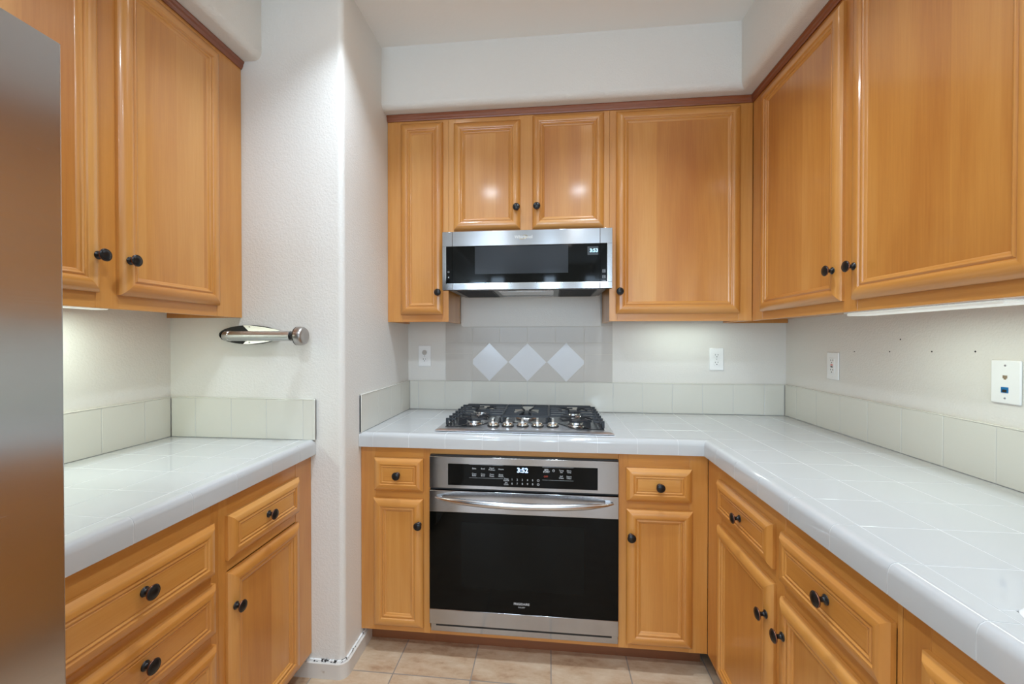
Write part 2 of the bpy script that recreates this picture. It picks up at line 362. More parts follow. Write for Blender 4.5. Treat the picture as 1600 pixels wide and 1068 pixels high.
# ---- base cabinets, right run
def side_base(name, label, F_, P, wallx, u0, u1, stiles, rails, fronts, toe_x, ext=0, top=ZCB - .012):
    s = 1 if wallx > P else -1
    t = thing(name, label, 'cabinet', ((P + wallx) / 2, (u0 + u1) / 2, 0)); fr = F_(P)
    b = MB(); b.box(P + s * .02, wallx - s * .01, u0, u1, ZFB, top); b.build('body', M_V, t, smooth=0)
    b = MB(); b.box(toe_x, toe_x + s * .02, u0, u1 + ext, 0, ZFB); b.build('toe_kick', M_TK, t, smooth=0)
    frame(fr, t, u0, u1, ZFB, ZCB, stiles, rails)
    for f in fronts: door(fr, *f[1:5], t, f[5], f[0])
    return t
side_base('base_cabinet', 'wooden base cabinet with two drawers over two doors, under the right counter', FR, XRF, XR, .790, 1.679,
          [(1.555, 1.679, ZFB, ZT), (1.150, 1.195, ZFB, ZT), (.790, .80, ZFB, ZT)],
          [(1.195, 1.555, .795, ZT), (1.195, 1.555, .64, .69), (1.195, 1.555, ZFB, .13), (.80, 1.15, .795, ZT), (.80, 1.15, .63, .69), (.80, 1.15, ZFB, .13)],
          [('drawer', 1.194, 1.5625, .6835, .8055, (1.3736, .7438)), ('door', 1.190, 1.5615, .1095, .6455, (1.2079, .5518)),
           ('drawer', .7875 + .014, 1.155, .6735, .8045, (.9626, .7443)), ('door', .7875 + .014, 1.154, .1095, .636, (1.1248, .5488))], XRF + .075, .075)
side_base('sink_cabinet', 'wooden sink cabinet with false drawer front at the right edge, beneath the white sink', FR, XRF, XR, -.25, .7885,
          [(.735, .7885, ZFB, ZT), (-.25, -.20, ZFB, ZT), (.24, .28, ZFB, ZT)], [(-.20, .24, .795, ZT), (.28, .735, .795, ZT), (-.20, .735, .63, .69), (-.20, .735, ZFB, .13)],
          [('drawer', .275, .739, .672, .8035, None), ('door', .275, .739, .1095, .64, (.31, .55)), ('drawer', -.21, .245, .672, .8035, None), ('door', -.21, .245, .1095, .64, (.21, .55))], XRF + .075, 0, .72)
# ---- base cabinets, left run
side_base('base_cabinet', 'wooden base cabinet with one drawer over one door, touching the wall pillar', FL, XLF, XL, 1.0720, YC - .001,
          [(1.0720, 1.103, ZFB, ZT), (1.428, YC - .001, ZFB, ZT)], [(1.103, 1.428, .795, ZT), (1.103, 1.428, .64, .68), (1.103, 1.428, ZFB, .13)],
          [('drawer', 1.0965, 1.4335, .6735, .802, (1.2589, .7403)), ('door', 1.0965, 1.433, .1095, .638, (1.1124, .5373))], XLF - .075)
side_base('drawer_cabinet', 'wooden base cabinet with a stack of wide drawers, between the refrigerator and the single-door cabinet', FL, XLF, XL, .602, 1.0715,
          [(1.045, 1.0715, ZFB, ZT), (.602, .65, ZFB, ZT)], [(.65, 1.045, .795, ZT), (.65, 1.045, .63, .67), (.65, 1.045, .46, .51), (.65, 1.045, .30, .33), (.65, 1.045, ZFB, .13)],
          [('drawer', .645, 1.0485, .661, .802, (.8419, .7396)), ('drawer', .645, 1.051, .499, .636, (.8422, .5728)),
           ('drawer', .645, 1.052, .325, .4675, (.8422, .40)), ('drawer', .645, 1.052, .1095, .300, (.8422, .21))], XLF - .075)

# ---- wall cabinets
ZD0, ZD1, ZF1 = 1.4225, 2.344, 2.36
def wall_cab(label, F_, P, depth, u0, u1, z0, stiles, rails, fronts, name='wall_cabinet'):
    fr = F_(P); c = fr((u0 + u1) / 2, -depth / 2, z0); t = thing(name, label, 'cabinet', c)
    b = MB(); b.fbox(fr, u0 + .0005, u1 - .0005, -.02, -depth, z0 + .02, ZS - .001)
    b.fbox(fr, u0 + .0005, u0 + .016, -.02, -depth, z0, z0 + .02); b.fbox(fr, u1 - .016, u1 - .0005, -.02, -depth, z0, z0 + .02)
    b.build('body', M_V, t, smooth=0)
    frame(fr, t, u0, u1, z0, ZF1, stiles, rails)
    for f in fronts: door(fr, *f[1:5], t, f[5], f[0])
    return t
dB = YB - YU - .002
wall_cab('narrow tall wooden wall cabinet with one door, left of the microwave', FB, YU, dB - .028, XC + .001, -.4815, ZU,
         [(XC + .001, -.708, ZU, ZS), (-.513, -.4815, ZU, ZS)], [(-.708, -.513, 2.33, ZS), (-.708, -.513, ZU, 1.435)],
         [('door', -.7155, -.5075, ZD0, 2.341, (-.5254, 1.5255))])
wall_cab('short wooden wall cabinet with two doors, directly above the microwave', FB, YU, dB, -.481, .2755, 1.797,
         [(-.481, -.45, 1.797, ZS), (-.142, -.073, 1.797, ZS), (.243, .2755, 1.797, ZS)], [(-.45, -.142, 2.32, ZS), (-.073, .243, 2.32, ZS), (-.45, -.142, 1.797, 1.83), (-.073, .243, 1.797, 1.83)],
         [('door', -.4545, -.1365, 1.822, 2.333, (-.1524, 1.9162)), ('door', -.0785, .250, 1.819, 2.347, (-.0582, 1.9175))])
wall_cab('tall wooden wall cabinet with one wide door, right of the microwave beside the corner', FB, YU, dB - .028, .276, XRU - .001, ZU,
         [(.276, .312, ZU, ZS), (.842, XRU - .001, ZU, ZS)], [(.312, .842, 2.33, ZS), (.312, .842, ZU, 1.435)],
         [('door', .3045, .847, 1.421, 2.344, (.3187, 1.5205))])
wall_cab('large wooden wall cabinet with two doors on the right wall above the counter', FR, XRU, XR - XRU - .001, .82, YB - .001, ZU,
         [(1.887, YU - .001, ZU, ZS), (1.335, 1.397, ZU, ZS), (.82, .87, ZU, ZS)], [(1.397, 1.887, 2.32, ZS), (1.397, 1.887, ZU, 1.435), (.87, 1.335, 2.32, ZS), (.87, 1.335, ZU, 1.435)],
         [('door', 1.389, 1.884, 1.4215, 2.337, (1.4137, 1.5185)), ('door', .860, 1.3435, 1.4205, 2.337, (1.3217, 1.5167))])
wall_cab('large wooden wall cabinet with two doors on the left wall beside the refrigerator', FL, XLU, XLU - XL - .001, .575, YC - .001, ZU,
         [(1.405, YC - .001, ZU, ZS), (.995, 1.055, ZU, ZS), (.575, .63, ZU, ZS)], [(1.055, 1.405, 2.32, ZS), (1.055, 1.405, ZU, 1.44), (.63, .995, 2.32, ZS), (.63, .995, ZU, 1.44)],
         [('door', 1.050, 1.408, 1.4255, 2.336, (1.0704, 1.5248)), ('door', .617, .9985, 1.428, 2.336, (.9861, 1.5242))])
wall_cab('wooden wall cabinet above the refrigerator, behind its top edge', FL, XLU, XLU - XL - .001, -.34, .5745, 1.85,
         [(-.34, -.3, 1.85, ZS), (.1, .14, 1.85, ZS), (.535, .5745, 1.85, ZS)], [(-.3, .1, 2.32, ZS), (.14, .535, 2.32, ZS), (-.3, .1, 1.85, 1.9), (.14, .535, 1.85, 1.9)],
         [('door', -.31, .11, 1.885, 2.336, (.08, 1.95)), ('door', .125, .545, 1.885, 2.336, (.155, 1.95))])
# crown strips under the soffits
CP = [(0, 2.356), (.004, 2.356), (.006, 2.361), (.009, 2.366), (.010, 2.374), (.014, 2.380), (.014, ZS - .001), (0, ZS - .001)]
def crown(label, segs):
    b = MB()
    for (fr, u0, m0, u1, m1) in segs:
        n = len(CP); vs = [fr(u0 + m0 * d, d + .0005, z) for d, z in CP] + [fr(u1 + m1 * d, d + .0005, z) for d, z in CP]
        b.add(vs, [(i, (i + 1) % n, n + (i + 1) % n, n + i) for i in range(n)] + [tuple(range(n)), tuple(range(2 * n - 1, n - 1, -1))])
    return tag(b.build('crown_molding', M_CR, smooth=0), label, 'molding')
crown('dark reddish wooden crown strip over the back and right wall cabinets', [(FB(YU), XC + .001, 0, XRU, -1), (FR(XRU), YU, -1, .82, 0)])
crown('dark reddish wooden crown strip over the left wall cabinets under the soffit', [(FL(XLU), -.34, 0, YC - .001, 0)])

# ------------------------------------------------------------------ tile work
def inset_poly(p, d):
    n = len(p); area2 = sum(p[i][0] * p[(i + 1) % n][1] - p[(i + 1) % n][0] * p[i][1] for i in range(n))
    if area2 < 0: p = p[::-1]
    lines = []
    for i in range(n):
        a = Vector(p[i]); c = Vector(p[(i + 1) % n]); t = (c - a).normalized(); nn = Vector((-t.y, t.x)); lines.append((a + nn * d, t))
    out = []
    for i in range(n):
        (p1, t1), (p2, t2) = lines[i - 1], lines[i]; den = t1.x * t2.y - t1.y * t2.x; w = p2 - p1
        s = (w.x * t2.y - w.y * t2.x) / den; q = p1 + t1 * s; out.append((q.x, q.y))
    return out
def clip(poly, nx, ny, c):      # keep nx*x + ny*y <= c
    out = []
    for i in range(len(poly)):
        a, b_ = poly[i], poly[(i + 1) % len(poly)]; da = nx * a[0] + ny * a[1] - c; db = nx * b_[0] + ny * b_[1] - c
        if da <= 0: out.append(a)
        if (da < 0 < db) or (db < 0 < da):
            s = da / (da - db); out.append((a[0] + s * (b_[0] - a[0]), a[1] + s * (b_[1] - a[1])))
    return out
def tile(b, poly, fn, h0, h1, gap=.0018, mi=0, bev=.0007):
    if len(poly) < 3: return
    xs = [q[0] for q in poly]; ys = [q[1] for q in poly]
    if max(xs) - min(xs) < .008 or max(ys) - min(ys) < .008: return
    p0 = inset_poly(poly, gap / 2); p1 = inset_poly(poly, gap / 2 + bev); n = len(p0)
    tx, ty = random.uniform(-.0004, .0004), random.uniform(-.0004, .0004); cx = sum(xs) / n; cy = sum(ys) / n
    tl = lambda x, y: (x - cx) * tx * 4 + (y - cy) * ty * 4
    vs = [fn(x, y, h0) for x, y in p0] + [fn(x, y, h1 - bev * .45 + tl(x, y)) for x, y in p0] + [fn(x, y, h1 + tl(x, y)) for x, y in p1]
    fs = [(i, (i + 1) % n, n + (i + 1) % n, n + i) for i in range(n)] + [(n + i, n + (i + 1) % n, 2 * n + (i + 1) % n, 2 * n + i) for i in range(n)] + [tuple(range(2 * n, 3 * n)), tuple(range(n - 1, -1, -1))]
    b.add(vs, fs, mi)
def grid(a0, a1, off, per):
    k = math.ceil((a0 - off) / per + 1e-6); out = [a0]
    while off + k * per < a1 - 1e-6: out.append(off + k * per); k += 1
    return out + [a1]
def tile_grid(b, xs, ys, fn, h0, h1, hole=None, **k):
    for i in range(len(xs) - 1):
        for j in range(len(ys) - 1):
            x0, x1, y0, y1 = xs[i], xs[i + 1], ys[j], ys[j + 1]
            if hole:
                hx0, hx1, hy0, hy1 = hole
                if x0 < hx1 and x1 > hx0 and y0 < hy1 and y1 > hy0:
                    for q in ((x0, min(x1, hx0), max(y0, hy0), min(y1, hy1)), (max(x0, hx1), x1, max(y0, hy0), min(y1, hy1)), (x0, x1, y0, min(y1, hy0)), (x0, x1, max(y0, hy1), y1)):
                        if q[1] - q[0] > .006 and q[3] - q[2] > .006: tile(b, [(q[0], q[2]), (q[1], q[2]), (q[1], q[3]), (q[0], q[3])], fn, h0, h1, **k)
                    continue
            tile(b, [(x0, y0), (x1, y0), (x1, y1), (x0, y1)], fn, h0, h1, **k)
HT = lambda x, y, h: (x, y, h)
# cap profile: o = distance in from the front plane
CAP = [(0, ZCB), (0, .897), (.0012, .904), (.0045, .911), (.010, .9150), (.017, .9165), (.026, .9160), (.040, .9150), (.0565, .9146), (.0585, .9125), (.0585, .895), (.018, .895), (.018, ZCB)]
def cap_grout(b, a0, a1, fn, m0=0, m1=0):
    G = [(o + (.0005 if o < .03 else -.0005), z + (.0005 if z < .9 else -.0005)) for o, z in CAP]; n = len(G)
    vs = [fn(a0 + m0 * o, o, z) for o, z in G] + [fn(a1 + m1 * o, o, z) for o, z in G]
    b.add(vs, [(k, (k + 1) % n, n + (k + 1) % n, n + k) for k in range(n)] + [tuple(range(n)), tuple(range(2 * n - 1, n - 1, -1))])
def cap_strip(b, joints, fn, m0=0, m1=0):
    """fn(a, o, z); mitre slopes m0/m1 at the two ends"""
    n = len(CAP)
    for i in range(len(joints) - 1):
        a0 = joints[i] + (.0011 if i else 0); a1 = joints[i + 1] - (.0011 if i < len(joints) - 2 else 0)
        s0 = m0 if i == 0 else 0; s1 = m1 if i == len(joints) - 2 else 0
        vs = [fn(a0 + s0 * o, o, z) for o, z in CAP] + [fn(a1 + s1 * o, o, z) for o, z in CAP]
        b.add(vs, [(k, (k + 1) % n, n + (k + 1) % n, n + k) for k in range(n)] + [tuple(range(n)), tuple(range(2 * n - 1, n - 1, -1))])
PER = .152
SK = (.668, 1.13, .02, .672)      # sink opening x0,x1,y0,y1
ct = thing('countertop', 'white tiled L-shaped countertop running under the cooktop and along the right wall', 'countertop', (.9, 1.2, ZCB))
b = MB()
b.box(XC + .001, XR - .001, YCT + .02, YB - .001, ZCB + .001, .9135)
for q in ((XCT + .02, XR - .001, SK[3], YCT + .02), (XCT + .02, XR - .001, -.26, SK[2]), (XCT + .02, SK[0], SK[2], SK[3]), (SK[1], XR - .001, SK[2], SK[3])): b.box(*q, ZCB + .001, .9135)
cap_grout(b, XC + .002, XCT, lambda a, o, z: (a, YCT + o, z), 0, 1); cap_grout(b, -.249, YCT, lambda a, o, z: (XCT + o, a, z), 0, 1)
b.build('grout_bed', M_GR, ct, smooth=0)
b = MB()
tile_grid(b, grid(XC + .002, XR - .012, .0365, PER), grid(YCT + .0588, YB - .012, .0313, PER), HT, .90, ZCT)
tile_grid(b, [XCT + .0588] + grid(XCT + .0588, XR - .012, .0365, PER)[1:], [y for y in grid(-.25, YCT + .0588, .0313, PER)], HT, .90, ZCT, hole=(SK[0] - .0, SK[1], SK[2], SK[3]))
b.build('field_tile', M_CT, ct, smooth=0)
b = MB()
cap_strip(b, grid(XC + .001, XCT, .0365, PER), lambda a, o, z: (a, YCT + o, z), 0, 1)
cap_strip(b, grid(-.25, YCT, .0313, PER), lambda a, o, z: (XCT + o, a, z), 0, 1)
b.build('edge_tile', M_CT, ct, smooth=40)

cl = thing('countertop', 'white tiled countertop of the left run between refrigerator and wall pillar', 'countertop', (-1.2, 1.06, ZCB))
b = MB(); b.box(XL + .001, XLCT - .02, .60, YC - .001, ZCB + .001, .9135); cap_grout(b, .602, YC - .002, lambda a, o, z: (XLCT - o, a, z)); b.build('grout_bed', M_GR, cl, smooth=0)
b = MB(); tile_grid(b, grid(XL + .012, XLCT - .0588, -.957, PER), grid(.601, YC - .012, .0567, PER), HT, .90, ZCT); b.build('field_tile', M_CT, cl, smooth=0)
b = MB(); cap_strip(b, grid(.601, YC - .001, .0567, PER), lambda a, o, z: (XLCT - o, a, z)); b.build('edge_tile', M_CT, cl, smooth=40)

# backsplashes
BT = .0095
def splash(label, fr, xs, z0=ZCT + .0012, z1=ZBS, ends=()):
    t = thing('tile_backsplash', label, 'backsplash', fr((xs[0] + xs[-1]) / 2, 0, z0))
    b = MB(); b.fbox(fr, xs[0], xs[-1], .0005, BT - .0012, z0, z1 - .001); b.build('grout_bed', M_GR, t, smooth=0)
    b = MB()
    tile_grid(b, xs, [z0, z1], lambda x, z, h: fr(x, h, z), .0006, BT, bev=.0016)
    b.build('tile_row', M_BS, t, smooth=0)
    b = MB(); b.fbox(fr, xs[0], xs[-1], .0006, BT + .0012, z1 - .0010, z1 + .0034)
    for e in ends: b.fbox(fr, e[0], e[1], .0006, BT + .0014, z0, z1 + .0034)
    b.build('bullnose_edge', M_BS, t, bevel=.002, seg=3)
    return t
tb = splash('single tile row backsplash along the back wall from cooktop to right corner', FB(YB), grid(XC + BT + .001, XR - BT - .001, .0341, PER))
splash('single tile row backsplash along the right wall above the long counter', FR(XR), grid(-.25, YB - BT - .001, .035, .1525))
splash('short tile backsplash on the right face of the wall pillar, left of the cooktop', lambda u, d, z: (XC + d, u, z), [1.662, 1.8472 - .004, 1.9958 - .004, 2.147, YB - .001], ends=[(1.662, 1.670)])
splash('tile row backsplash on the left wall beside the refrigerator', FL(XL), grid(.60, YC - BT - .001, .041, .1525))
splash('tile row backsplash on the front of the wall pillar, below the towel holder', FB(YC), [XL + BT + .001] + [-1.3949, -1.2417, -1.0939, -.9436, -.8925], ends=[(-.905, -.8925)])
# raised tiled panel with diamonds behind the cooktop
t = thing('diamond_backsplash', 'greige tiled wall panel with three white diamonds behind the cooktop, under the microwave', 'backsplash', (-.118, YB, ZBS))
fr = FB(YB); fn = lambda x, z, h: fr(x, h, z); Z1, Z2, Z3 = ZBS + .004, 1.285, 1.3985
b = MB(); b.fbox(fr, -.57, .3345, .0005, BT - .001, Z1, Z3); b.build('grout_bed', M_GF, t, smooth=0)
b = MB(); xs = [-.57, -.4185, -.2694, -.1173, .0341, .1858, .3345]
tile_grid(b, xs, [Z2, 1.372], fn, .0006, BT)
tile_grid(b, [-.57, -.4185], [1.372, Z3], fn, .0006, BT); tile_grid(b, [.2745, .3345], [1.372, Z3], fn, .0006, BT)
for x0, x1 in ((-.57, -.4185), (.1858, .3345)): tile_grid(b, [x0, x1], [Z1, 1.2225, Z2], fn, .0006, BT)
dz = (Z1 + Z2) / 2; hh = (Z2 - Z1) / 2; dm = []
cs = [-.3258, -.1173, .0912]; hw = (cs[1] - cs[0]) / 2
for k, c in enumerate(cs):
    q = [(c - hw, dz), (c, Z1), (c + hw, dz), (c, Z2)]; q = clip(q, -1, 0, .4185); q = clip(q, 1, 0, .1858); dm.append(q)
X0, X1 = -.4185, .1858
tri = []
for zz in (Z1, Z2):
    for a, c in ((cs[0], cs[1]), (cs[1], cs[2])): tri.append([(a, zz), (c, zz), ((a + c) / 2, dz)])
    k = (abs(cs[0] - X0)) / hw; tri.append([(X0, zz), (cs[0], zz), (X0, dz + (zz - dz) * (1 - k))])
    k = (abs(X1 - cs[2])) / hw; tri.append([(X1, zz), (cs[2], zz), (X1, dz + (zz - dz) * (1 - k))])
for q in tri[:]:
    tile(b, q, fn, .0006, BT)
b.build('greige_tile', M_BF, t, smooth=0)
for q in dm:
    b = MB(); tile(b, q, fn, .0006, BT + .0004, gap=.0026); b.build('diamond_tile', M_DM, t, smooth=0)

# ------------------------------------------------------------------ sink
t = thing('kitchen_sink', 'white enamel sink set into the right countertop at the frame edge', 'sink', (.9, .35, .75))
b = MB(); x0, x1, y0, y1 = SK; x0 += .001; x1 -= .001; y0 += .001; y1 -= .001
def rr(x0, x1, y0, y1, r, z, n=6):
    out = []
    for cx, cy, a0 in ((x1 - r, y1 - r, 0), (x0 + r, y1 - r, 90), (x0 + r, y0 + r, 180), (x1 - r, y0 + r, 270)):
        for i in range(n + 1):
            a = math.radians(a0 + 90 * i / n); out.append((cx + r * math.cos(a), cy + r * math.sin(a), z))
    return out
rings = [rr(x0 - .008, x1 + .008, y0 - .008, y1 + .008, .03, .9142), rr(x0 - .006, x1 + .006, y0 - .006, y1 + .006, .032, .9175), rr(x0 + .006, x1 - .006, y0 + .006, y1 - .006, .04, .9185), rr(x0 + .022, x1 - .022, y0 + .022, y1 - .022, .05, .914),
         rr(x0 + .03, x1 - .03, y0 + .03, y1 - .03, .05, .89), rr(x0 + .04, x1 - .04, y0 + .04, y1 - .04, .05, .76), rr(x0 + .08, x1 - .08, y0 + .08, y1 - .08, .05, .735)]
n = len(rings[0]); vs = [p for q in rings for p in q]
b.add(vs, [(k * n + i, k * n + (i + 1) % n, (k + 1) * n + (i + 1) % n, (k + 1) * n + i) for k in range(len(rings) - 1) for i in range(n)] + [tuple(range((len(rings) - 1) * n, len(rings) * n))])
b.build('basin', M_SINK, t, smooth=60)
b = MB(); b.lathe([(0, .001), (.03, .001), (.04, .004), (.043, 0)], (.9, .35, .7352), (0, 0, 1)); b.build('drain', M_CHR, t)

# ------------------------------------------------------------------ wall oven
t = thing('wall_oven', 'stainless built-in wall oven with black glass door under the gas cooktop', 'oven', (-.107, 1.95, .112))
FO = FB(1.66); OX0, OX1 = -.4845, .2700
b = MB(); b.box(OX0 + .012, OX1 - .012, 1.69, 2.2, .116, .822); b.build('body', M_BLM, t, smooth=0)
b = MB(); b.fbox(FO, OX0, OX1, -.019, 0, .7, .828); b.build('control_panel', M_SX, t, bevel=.0015)
b = MB(); b.fbox(FO, OX0 + .002, OX1 - .002, -.019, -.004, .8285, .8335); b.build('top_vent', M_BLM, t, smooth=0)
cp = MB(); cp.fbox(FO, -.4075, .1895, -.001, .0008, .7135, .8005); cp = cp.build('control_glass', M_BLK, t, bevel=.0006)
b = MB(); b.fbox(FO, OX0 + .001, OX1 - .001, -.019, -.012, .688, .7); b.build('shadow_gap', M_BLM, t, smooth=0)
dr = MB(); dr.fbox(FO, OX0 + .0005, OX1 - .0005, -.019, .0012, .2055, .6035); dr = dr.build('door', M_BLK, t, smooth=0)
b = MB(); b.fbox(FO, OX0, OX1, -.019, .002, .6035, .6905); b.build('top_trim', M_SX, dr, bevel=.0015)
b = MB(); b.fbox(FO, OX0, OX1, -.019, .002, .1445, .2055); b.build('bottom_trim', M_SX, dr, bevel=.0015)
b = MB(); b.fbox(FO, -.352, .137, .0012, .0015, .30, .565); b.build('door_window', mat('dark_door_window', (.0045, .005, .0045), .06, spec=.14), dr, smooth=0)
b = MB(); b.fbox(FO, OX0 + .005, OX1 - .001, -.019, -.004, .112, .1445); b.build('bottom_vent', M_SX, t, bevel=.001)
b = MB(); b.fbox(FO, -.4585, .245, -.005, -.0035, .1345, .1415); b.build('vent_slot', M_BLM, t, smooth=0)
# bowed handle
pts, rad = [], []
for i in range(33):
    s = i / 32; x = -.4575 + (.2485 + .4575) * s; q = 4 * s * (1 - s)
    e = min(1, min(s, 1 - s) / .14); d = .010 + .052 * (q ** .75); pts.append((x, 1.66 - d, .6655 - .004 * q)); rad.append(.0022 + .0085 * (e ** .7) * (.7 + .3 * q))
b = MB(); b.tube(pts, rad, seg=16, flat=1.25)
for x in (-.437, .228): b.fbox(FO, x - .010, x + .010, .002, .018, .659, .672)
b.build('handle', M_SP, dr, smooth=50)
def otext(s, x, z, size, m=M_LEG, d=.001, par=None, bold=0, F_=1.66): return text('legend', s, size, (x, F_ - d, z), (1, 0, 0), (0, 0, 1), m, par or cp, .0002, bold)
otext('3:52', -.105, .7815, .026, M_LEDW, bold=.0006)
for s, x in (('Bake', -.3075), ('Broil', -.272), ('Rapid\nPreheat', -.236), ('Warm', -.199)): otext(s, x + .008, .7835, .0082)
for s, x in (('Conv\nBake', -.3075), ('Conv\nBroil', -.272), ('Conv\nRoast', -.236), ('Keep\nWarm', -.199)): otext(s, x + .008, .7585, .0082)
otext('Timer\nOn/Off', -.170, .7430, .0078); otext('Set\nClock', -.170, .7275, .0078)
for i, s in enumerate('12345'): otext(s, -.1465 + .0205 * i, .7440, .0105)
for i, s in enumerate('67890'): otext(s, -.1465 + .0205 * i, .7280, .0105)
otext('SET/\nSTART', -.0100, .7830, .0088, bold=.0002); otext('Temp\nSet', .0485, .7830, .0080); otext('More\nTime', .0785, .7830, .0080)
otext('OFF', -.0120, .7605, .0095, M_LEGR); otext('Self\nClean', .0485, .7600, .0080); otext('Steam\nClean', .0785, .7600, .0080)
for cx, cz in ((-.0425, .7440), (-.0425, .7280), (.0180, .7850)):
    b = MB()
    for i in range(16):
        a0, a1 = 2 * math.pi * i / 16, 2 * math.pi * (i + 1) / 16
        b.add([(cx + q * math.cos(a), 1.66 - .0011, cz + q * math.sin(a)) for q in (.0036, .0048) for a in (a0, a1)], [(0, 1, 3, 2)])
    b.add([(cx - .0004, 1.6589, cz - .001), (cx + .0004, 1.6589, cz - .001), (cx + .0004, 1.6589, cz + .0038), (cx - .0004, 1.6589, cz + .0038)], [(0, 1, 2, 3)])
    b.build('key_icon', M_LEG, cp, smooth=0, merge=True)
for x0, x1, z in ((-.320, -.183, .7990), (-.320, -.183, .7460), (-.026, .096, .7980), (-.026, .096, .7465)):
    b = MB(); b.box(x0, x1, 1.6588, 1.6590, z, z + .0005); b.build('legend_line', M_LEG, cp, smooth=0)

otext('FRIGIDAIRE', -.108, .2470, .0125, d=.0016, par=dr, bold=.0002); otext('GALLERY', -.108, .2340, .0068, d=.0016, par=dr)

# ------------------------------------------------------------------ microwave
t = thing('microwave', 'stainless low-profile over-the-range microwave with black glass door above the cooktop', 'microwave', (-.105, 2.05, 1.533))
FM = FB(1.86); MX0, MX1, MZ0, MZ1 = -.482, .2725, 1.526, 1.788
b = MB(); b.box(MX0 + .012, MX1 - .012, 1.885, YB - .027, 1.534, 1.787); b.build('body', M_UND, t, smooth=0)
GX0, GX1, GZ0, GZ1 = -.4648, .2510, 1.5550, 1.7220
def steel_frame(b, x0, x1, gx0, gx1, left=True, right=True):
    b.fbox(FM, x0, x1, -.025, 0, GZ1, MZ1); b.fbox(FM, x0, x1, -.025, 0, MZ0, GZ0)
    if gx0 > x0: b.fbox(FM, x0, gx0, -.025, 0, GZ0, GZ1)
    if gx1 < x1: b.fbox(FM, gx1, x1, -.025, 0, GZ0, GZ1)
b = MB(); steel_frame(b, MX0, -.4362, GX0, -.4362); b.fbox(FM, GX0, -.4362, -.02, -.0012, GZ0, GZ1, 1); lp = b.build('side_panel', [M_SX, M_BLK], t, bevel=.0008)
b = MB(); steel_frame(b, .2210, MX1, .2210, GX1); b.fbox(FM, .2210, GX1, -.02, -.0012, GZ0, GZ1, 1); rp = b.build('control_panel', [M_SX, M_BLK], t, bevel=.0008)
b = MB(); steel_frame(b, -.4350, .2198, -.4350, .2198); md = b.build('door', M_SX, t, bevel=.0008)
b = MB(); b.fbox(FM, -.4350, .2198, -.02, -.0012, GZ0, GZ1); b.build('door_glass', M_BLK, md, smooth=0)
b = MB(); b.fbox(FM, -.3326, .0825, -.0012, -.0009, 1.5960, 1.7190); b.build('door_window', M_WIN, md, smooth=0)
b = MB()      # polished chamfer around the glass
for q in ((GX0 - .0015, GX1 + .0015, GZ0 - .0022, GZ0), (GX0 - .0015, GX0, GZ0, GZ1), (GX1, GX1 + .0015, GZ0, GZ1)): b.fbox(FM, q[0], q[1], -.002, .0005, q[2], q[3])
b.build('glass_trim', M_CHR, t, smooth=0)
b = MB(); b.fbox(FM, .1660, .2125, -.0011, -.0008, 1.6720, 1.7090); b.build('display', mat('display_glass', (.05, .055, .06), .1), md, smooth=0)
text('clock_digits', '3:53', .0215, (.1935, 1.8605, 1.6905), (1, 0, 0), (0, 0, 1), M_LEDB, md, .0002, .0005)
text('brand_lettering', 'Whirlpool', .0190, (-.1140, 1.8598, 1.7570), (1, 0, 0), (0, 0, 1), M_CHR, md, .0008, .0005)
b = MB(); sw = []
for i in range(15):
    a = math.radians(200 + 250 * i / 14); sw.append((-.1150 + .017 * math.cos(a), 1.8588, 1.7565 + .0078 * math.sin(a) + .004 * math.cos(a)))
b.tube(sw, .0007, seg=6); b.build('brand_swirl', M_GOLD, md)
def ring2(cx, cz, w, h, y=1.8606, s=0.0007):
    for q in ((cx - w, cx + w, cz + h - s, cz + h), (cx - w, cx + w, cz - h, cz - h + s), (cx - w, cx - w + s, cz - h, cz + h), (cx + w - s, cx + w, cz - h, cz + h)): b.box(q[0], q[1], y, y + .0008, q[2], q[3])
for cx, cz, w, h in ((.2370, 1.6010, .0065, .0060), (.2370, 1.5760, .0065, .0060), (.2370, 1.6010, .0025, .0030), (.2370, 1.5760, .0025, .0030), (.2330, 1.5590, .0032, .0024), (.2410, 1.5590, .0032, .0024)):
    b = MB(); ring2(cx, cz, w, h); b.build('key_icon', M_LEG, rp, smooth=0)
b = MB(); ring2(-.4535, 1.6070, .0035, .0028); b.build('key_icon', M_LEG, lp, smooth=0)
b = MB(); b.prism([(-.4565, 1.5835), (-.4515, 1.5870), (-.4515, 1.5790)], lambda a, x, z: (x, a, z), 1.8606, 1.8612); b.build('key_icon', M_LEG, lp, smooth=0)
b = MB()      # underside: filters and lamp cover
b.box(MX0 + .03, MX1 - .03, 1.90, 2.235, 1.529, 1.534); un = b.build('underside_panel', M_UND, t, bevel=.001)
for x0, x1 in ((-.43, -.26), (.045, .215)):
    b = MB(); b.box(x0, x1, 1.935, 2.215, 1.5265, 1.529)
    for i in range(12): y = 1.945 + i * .0225; b.box(x0 + .006, x1 - .006, y, y + .009, 1.5250, 1.5268)
    b.build('grease_filter', M_BLM, un, smooth=0)
b = MB(); b.box(-.235, .02, 1.93, 2.12, 1.5262, 1.529); b.box(-.22, .005, 1.945, 1.957, 1.5245, 1.5265); b.box(-.235, .02, 2.19, 2.205, 1.5262, 1.529); b.build('lamp_cover', M_SP, un, bevel=.0008)

